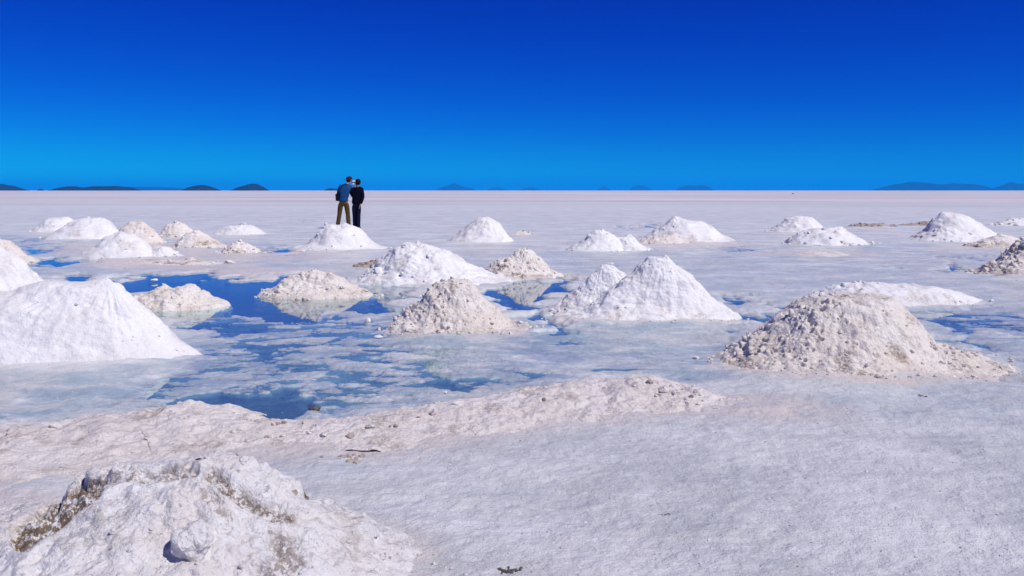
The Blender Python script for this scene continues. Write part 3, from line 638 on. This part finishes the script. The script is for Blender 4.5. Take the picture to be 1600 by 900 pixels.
# the air: one even box of thin blue haze round the camera, the plain and the hills
hb = MB('thin_air'); hb.t.nodes.remove(hb.b)
pv = hb.n('ShaderNodeVolumePrincipled'); pv.inputs['Color'].default_value = (0.01, 0.37, 0.95, 1); pv.inputs['Density'].default_value = 5.0e-5
pv.inputs['Anisotropy'].default_value = 0.0
hb.l(pv.outputs[0], hb.t.nodes['Material Output'].inputs['Volume'])
bm = bmesh.new(); bmesh.ops.create_cube(bm, size=1); me = bpy.data.meshes.new('haze'); bm.to_mesh(me); bm.free(); me.materials.append(hb.m)
hz = bpy.data.objects.new('haze', me); C.objects.link(hz); hz.scale = (124000, 124000, 421); hz.location = (0, 0, 209.5)
hz['kind'] = 'stuff'; hz['label'] = 'thin blue haze over the salt flat'

# ------------------------------------------------------------------ two people
def skin(name, chains, mat, parent, sub=2):
    """chains: lists of (x, y, z, radius); points that coincide are shared, each loose chain has its own root"""
    idx, V, Rd, E, roots = {}, [], [], [], []
    for ch in chains:
        prev = None
        for p in ch:
            key = tuple(round(q, 4) for q in p[:3])
            if key not in idx:
                idx[key] = len(V); V.append(p[:3]); Rd.append(p[3])
                if prev is None: roots.append(idx[key])
            if prev is not None: E.append((prev, idx[key]))
            prev = idx[key]
    me = bpy.data.meshes.new(name); me.from_pydata(V, E, []); me.materials.append(mat)
    o = bpy.data.objects.new(name, me); C.objects.link(o); o.parent = parent
    sk = o.modifiers.new('skin', 'SKIN'); sk.use_smooth_shade = True
    for i, dv in enumerate(me.skin_vertices[0].data):
        r = Rd[i]; dv.radius = r if isinstance(r, tuple) else (r, r); dv.use_root = i in roots
    ss = o.modifiers.new('subsurf', 'SUBSURF'); ss.levels = sub; ss.render_levels = sub
    return o
def tube(pts, r, n=8):
    P = [Vector(p) for p in pts]; V = []; Fc = []
    for i, p in enumerate(P):
        t = (P[min(i + 1, len(P) - 1)] - P[max(i - 1, 0)]).normalized(); a = t.orthogonal().normalized(); b = t.cross(a)
        V += [tuple(p + (a * math.cos(2 * math.pi * j / n) + b * math.sin(2 * math.pi * j / n)) * r) for j in range(n)]
    return np.array(V), grid_faces(len(P), n, True)
def blob(name, mat, parent, loc, rad, keep=None, sub=3, dis=0.0):
    bm = bmesh.new(); bmesh.ops.create_icosphere(bm, subdivisions=sub, radius=1)
    if keep is not None: bmesh.ops.delete(bm, geom=[v for v in bm.verts if not keep(v.co)], context='VERTS')
    for v in bm.verts:
        n_ = 1 + dis * math.sin(v.co.x * 17 + v.co.z * 11) * math.cos(v.co.y * 13)
        v.co = Vector((v.co.x * rad[0] * n_ + loc[0], v.co.y * rad[1] * n_ + loc[1], v.co.z * rad[2] * n_ + loc[2]))
    me = bpy.data.meshes.new(name); bm.to_mesh(me); bm.free(); me.materials.append(mat)
    for p in me.polygons: p.use_smooth = True
    o = bpy.data.objects.new(name, me); C.objects.link(o); o.parent = parent; return o
def box(name, mat, parent, c, sz, bev=.01):
    bm = bmesh.new(); bmesh.ops.create_cube(bm, size=1)
    for v in bm.verts: v.co = Vector((v.co.x * sz[0] + c[0], v.co.y * sz[1] + c[1], v.co.z * sz[2] + c[2]))
    bmesh.ops.bevel(bm, geom=bm.edges[:], offset=bev, segments=2, affect='EDGES')
    me = bpy.data.meshes.new(name); bm.to_mesh(me); bm.free(); me.materials.append(mat)
    o = bpy.data.objects.new(name, me); C.objects.link(o); o.parent = parent; return o
def fingers(w, d, side):
    """five fingers from the palm at w pointing along d"""
    d = Vector(d).normalized(); s_ = Vector(side).normalized(); nn = d.cross(s_); w = Vector(w); out = []
    for i, ln in enumerate((.070, .080, .074, .058)):
        b = w + s_ * (.030 - .020 * i) + d * .02; out.append([(*(b), .0095), (*(b + d * ln * .55 + nn * .006), .009), (*(b + d * ln + nn * .022), .007)])
    b = w + s_ * .03 - d * .02
    out.append([(*b, .011), (*(b + s_ * .028 + d * .025 + nn * .01), .0095), (*(b + s_ * .032 + d * .055 + nn * .02), .008)])
    return out
M_SKIN = plain('skin', (0.30, 0.17, 0.11), .6, .1, 60)
M_DENIM = plain('blue_denim', (0.010, 0.060, 0.17), .85, .35, 25, .06)
M_KHAKI = plain('brown_cotton', (0.085, 0.052, 0.018), .85, .3, 22, .06)
M_NAVY = plain('dark_navy_cloth', (0.002, 0.003, 0.012), .8, .3, 25, .06)
M_NAVY2 = plain('navy_trouser_cloth', (0.005, 0.007, 0.026), .8, .3, 25, .06)
M_BLACK = plain('black_nylon', (0.012, 0.012, 0.014), .6, .3, 50, .06)
M_CAP = plain('dark_brown_felt', (0.035, 0.018, 0.014), .85, .3, 50, .06)
M_HAIR = plain('black_hair', (0.008, 0.007, 0.007), .5, .3, 120, .06)
M_BOOT = plain('olive_boot_leather', (0.17, 0.14, 0.035), .7, .3, 50)
M_WPLAST = plain('white_plastic', (0.75, 0.76, 0.72), .4, .05, 20)
YP = depth(358)
def ground_here(x, y): return float(ground_z(np.array([x]), np.array([y]))[0])

def person(px, joints, label, jm, tm, bm_, headwear):
    x = (px - 800) / F * YP
    root = bpy.data.objects.new('person', None); C.objects.link(root); root.location = (x, YP, ground_here(x, YP) - .005)
    root.empty_display_size = .2
    J = {k_: Vector(v_) for k_, v_ in joints.items()}
    def P(k_, r, off=(0, 0, 0)): return (*(J[k_] + Vector(off)), r)
    hd = J['head']; fw = Vector(joints['face']).normalized(); sd_ = fw.cross(Vector((0, 0, 1))).normalized()
    ch = [[P('pelvis', .09), P('waist', .085), P('chest', .085), P('neck0', .055), P('neck', .052),
           (*(hd - Vector((0, 0, .055)) + fw * .012), .066), (*hd, .082), (*(hd + Vector((0, 0, .06)) - fw * .008), .074), (*(hd + Vector((0, 0, .105)) - fw * .008), .04)],
          [(*hd, .082), (*(hd + fw * .088 - Vector((0, 0, .012))), .014), (*(hd + fw * .108 - Vector((0, 0, .03))), .012)]]
    for e in (-1, 1): ch.append([(*(hd + sd_ * .078 * e - Vector((0, 0, .015))), .018), (*(hd + sd_ * .092 * e + Vector((0, 0, .02)) - fw * .012), .015)])
    for q in 'LR':
        ch.append([P('chest', .085), P('sh' + q, .05), P('el' + q, .040), P('wr' + q, .028), P('ha' + q, (.038, .018))])
        ch += fingers(J['ha' + q], J['ha' + q] - J['wr' + q], J.get('side' + q, Vector((1 if q == 'L' else -1, 0, 0))))
        ch.append([P('pelvis', .09), P('hip' + q, .07), P('kn' + q, .05), P('an' + q, .038)])
    skin('body', ch, M_SKIN, root)
    # clothes follow the same joints
    jk = [[P('pelvis', (.19, .15), (0, 0, -.06)), P('pelvis', (.178, .13), (0, 0, .04)), P('waist', (.175, .135)), P('chest', (.205, .15)), P('neck0', (.105, .10)), P('neck0', (.075, .075), (fw.x * .01, fw.y * .01, .035))]]
    for q in 'LR':
        mid = (J['sh' + q] + J['el' + q]) / 2; m2 = (J['el' + q] + J['wr' + q]) / 2
        jk.append([P('chest', (.205, .15)), P('sh' + q, .102), (*mid, .082), P('el' + q, .074), (*m2, .062), P('wr' + q, .052)])
    skin('jacket', jk, jm, root)
    tr = [[P('pelvis', (.165, .12), (0, 0, .06)), P('pelvis', (.168, .125))]]
    for q in 'LR':
        th_ = (J['hip' + q] + J['kn' + q]) / 2; cf_ = (J['kn' + q] + J['an' + q]) / 2
        tr.append([P('pelvis', (.168, .125)), P('hip' + q, (.108, .112)), (*th_, .096), P('kn' + q, .080), (*cf_, .082), P('an' + q, .076), P('an' + q, .074, (0, 0, -.035))])
    skin('trousers', tr, tm, root)
    for q in 'LR':
        a = J['an' + q]; t = J.get('toe' + q, Vector((0, 1, 0)))
        skin('boot', [[(a.x, a.y, a.z + .05, .055), (a.x, a.y, .055, .056), (a.x + t.x * .10, a.y + t.y * .10, .047, .050), (a.x + t.x * .2, a.y + t.y * .2, .038, .040)],
                      [(a.x, a.y, .055, .056), (a.x - t.x * .04, a.y - t.y * .04, .045, .046)]], bm_, root, 2)
    if headwear == 'cap':
        c_ = hd + Vector((0, 0, .035)); hw = blob('cap', M_CAP, root, c_, (.118, .122, .108), lambda v: v.z > -.15)
        bd = Vector((-1, -.25, -.05)); bd.normalize(); pr = Vector((-bd.y, bd.x, 0)).normalized()
        Vb = []; nb = 14
        for lay in (0, .008):
            for i_ in range(nb):
                f_ = -1 + 2 * i_ / (nb - 1)
                for rr_ in (.085, .095 + .10 * math.sqrt(max(0, 1 - f_ * f_))):
                    Vb.append(tuple(c_ + bd * (rr_ * (1 - .25 * f_ * f_)) + pr * (.085 * f_) + Vector((0, 0, -.005 + lay - .12 * (rr_ - .085)))))
        a_ = np.arange(nb - 1) * 2; top = np.stack([a_, a_ + 1, a_ + 3, a_ + 2], 1)
        mesh_obj('brim', Vb, np.vstack([top[:, ::-1], top + nb * 2, np.stack([a_ + 1, a_ + 3, a_ + 3 + nb * 2, a_ + 1 + nb * 2], 1)]), M_CAP, hw)
        blob('hair', M_HAIR, root, hd - fw * .012 - Vector((0, 0, .01)), (.094, .094, .085), lambda v: v.y * fw.y + v.x * fw.x < .15 and v.z < .5 and v.z > -.8)
    else:
        blob('hair', M_HAIR, root, hd - fw * .014 + Vector((0, 0, .03)), (.100, .104, .118), lambda v: v.y * fw.y + v.x * fw.x < .42 + .5 * max(v.z - .2, 0), dis=.03)
    tag(root, label, 'person')
    return root
JA = dict(pelvis=(-.01, 0, .97), waist=(.0, .02, 1.13), chest=(.055, .04, 1.36), neck0=(.10, .07, 1.52), neck=(.125, .10, 1.585), head=(.165, .15, 1.695), face=(.75, .6, -.1),
          shL=(-.115, .04, 1.45), elL=(-.19, .10, 1.20), wrL=(.0, .33, 1.22), haL=(.07, .37, 1.25), shR=(.235, .07, 1.44), elR=(.25, .17, 1.17), wrR=(.32, .27, 1.42), haR=(.355, .28, 1.50),
          hipL=(-.105, 0, .90), knL=(-.15, .02, .50), anL=(-.205, -.02, .10), hipR=(.095, 0, .90), knR=(.14, .03, .50), anR=(.175, .02, .10), toeL=(-.35, .93, 0), toeR=(.3, .95, 0), sideR=(0, -1, .2))
pa = person(537, JA, 'taller person in blue jacket and brown trousers, capped head bent to the other', M_DENIM, M_KHAKI, M_CAP, 'cap')
JB = dict(pelvis=(.0, 0, .90), waist=(.01, 0, 1.06), chest=(.025, .01, 1.28), neck0=(.04, .02, 1.43), neck=(.035, .04, 1.49), head=(.03, .06, 1.605), face=(-.8, .55, -.1),
          shL=(-.135, .02, 1.36), elL=(-.17, .16, 1.12), wrL=(-.16, .24, 1.36), haL=(-.155, .22, 1.46), shR=(.185, .0, 1.36), elR=(.225, -.04, 1.10), wrR=(.165, -.12, .87), haR=(.15, -.14, .79),
          hipL=(-.075, 0, .84), knL=(-.07, .04, .46), anL=(-.06, .04, .10), hipR=(.075, 0, .84), knR=(.07, -.01, .47), anR=(.075, -.06, .10), toeL=(-.4, .9, 0), toeR=(.15, .98, 0), sideL=(0, 1, 0), sideR=(0, -1, 0))
pb = person(557, JB, 'person all in dark navy with bare black hair and one arm hanging', M_NAVY, M_NAVY2, M_BOOT, 'hair')
# shoulder bag of the taller person
def empty(name, loc):
    o = bpy.data.objects.new(name, None); C.objects.link(o); o.location = loc; o.empty_display_size = .1; return o
ba = empty('shoulder_bag', pa.location + Vector((-.215, .02, .97)))
box('pouch', M_BLACK, ba, (0, 0, .12), (.11, .24, .25), .025); box('flap', M_BLACK, ba, (-.012, 0, .20), (.10, .25, .11), .02)
Vt, Ft = tube([(.0, -.10, .22), (.02, -.16, .34), (.10, -.155, .45), (.19, -.12, .545), (.255, -.045, .60), (.31, .06, .575), (.31, .16, .46), (.24, .19, .30), (.06, .13, .22)], .014)
mesh_obj('strap', Vt, Ft, M_BLACK, ba)
tag(ba, 'black shoulder bag on the hip of the person in blue', 'bag')
# device between their heads
dx = (553.5 - 800) / F * YP
dv = empty('handheld_camera', Vector((dx, YP + .06, pa.location.z + 1.535)))
box('body', M_WPLAST, dv, (0, 0, .075), (.165, .08, .15), .018); box('grip_band', M_BLACK, dv, (0, 0, .08), (.172, .088, .055), .012)
Vt, Ft = tube([(0, .03, .08), (0, .07, .08), (0, .09, .08)], .04, 16); mesh_obj('lens', Vt, Ft, M_BLACK, dv)
tag(dv, 'white camera with a black band held up between the two heads', 'camera')
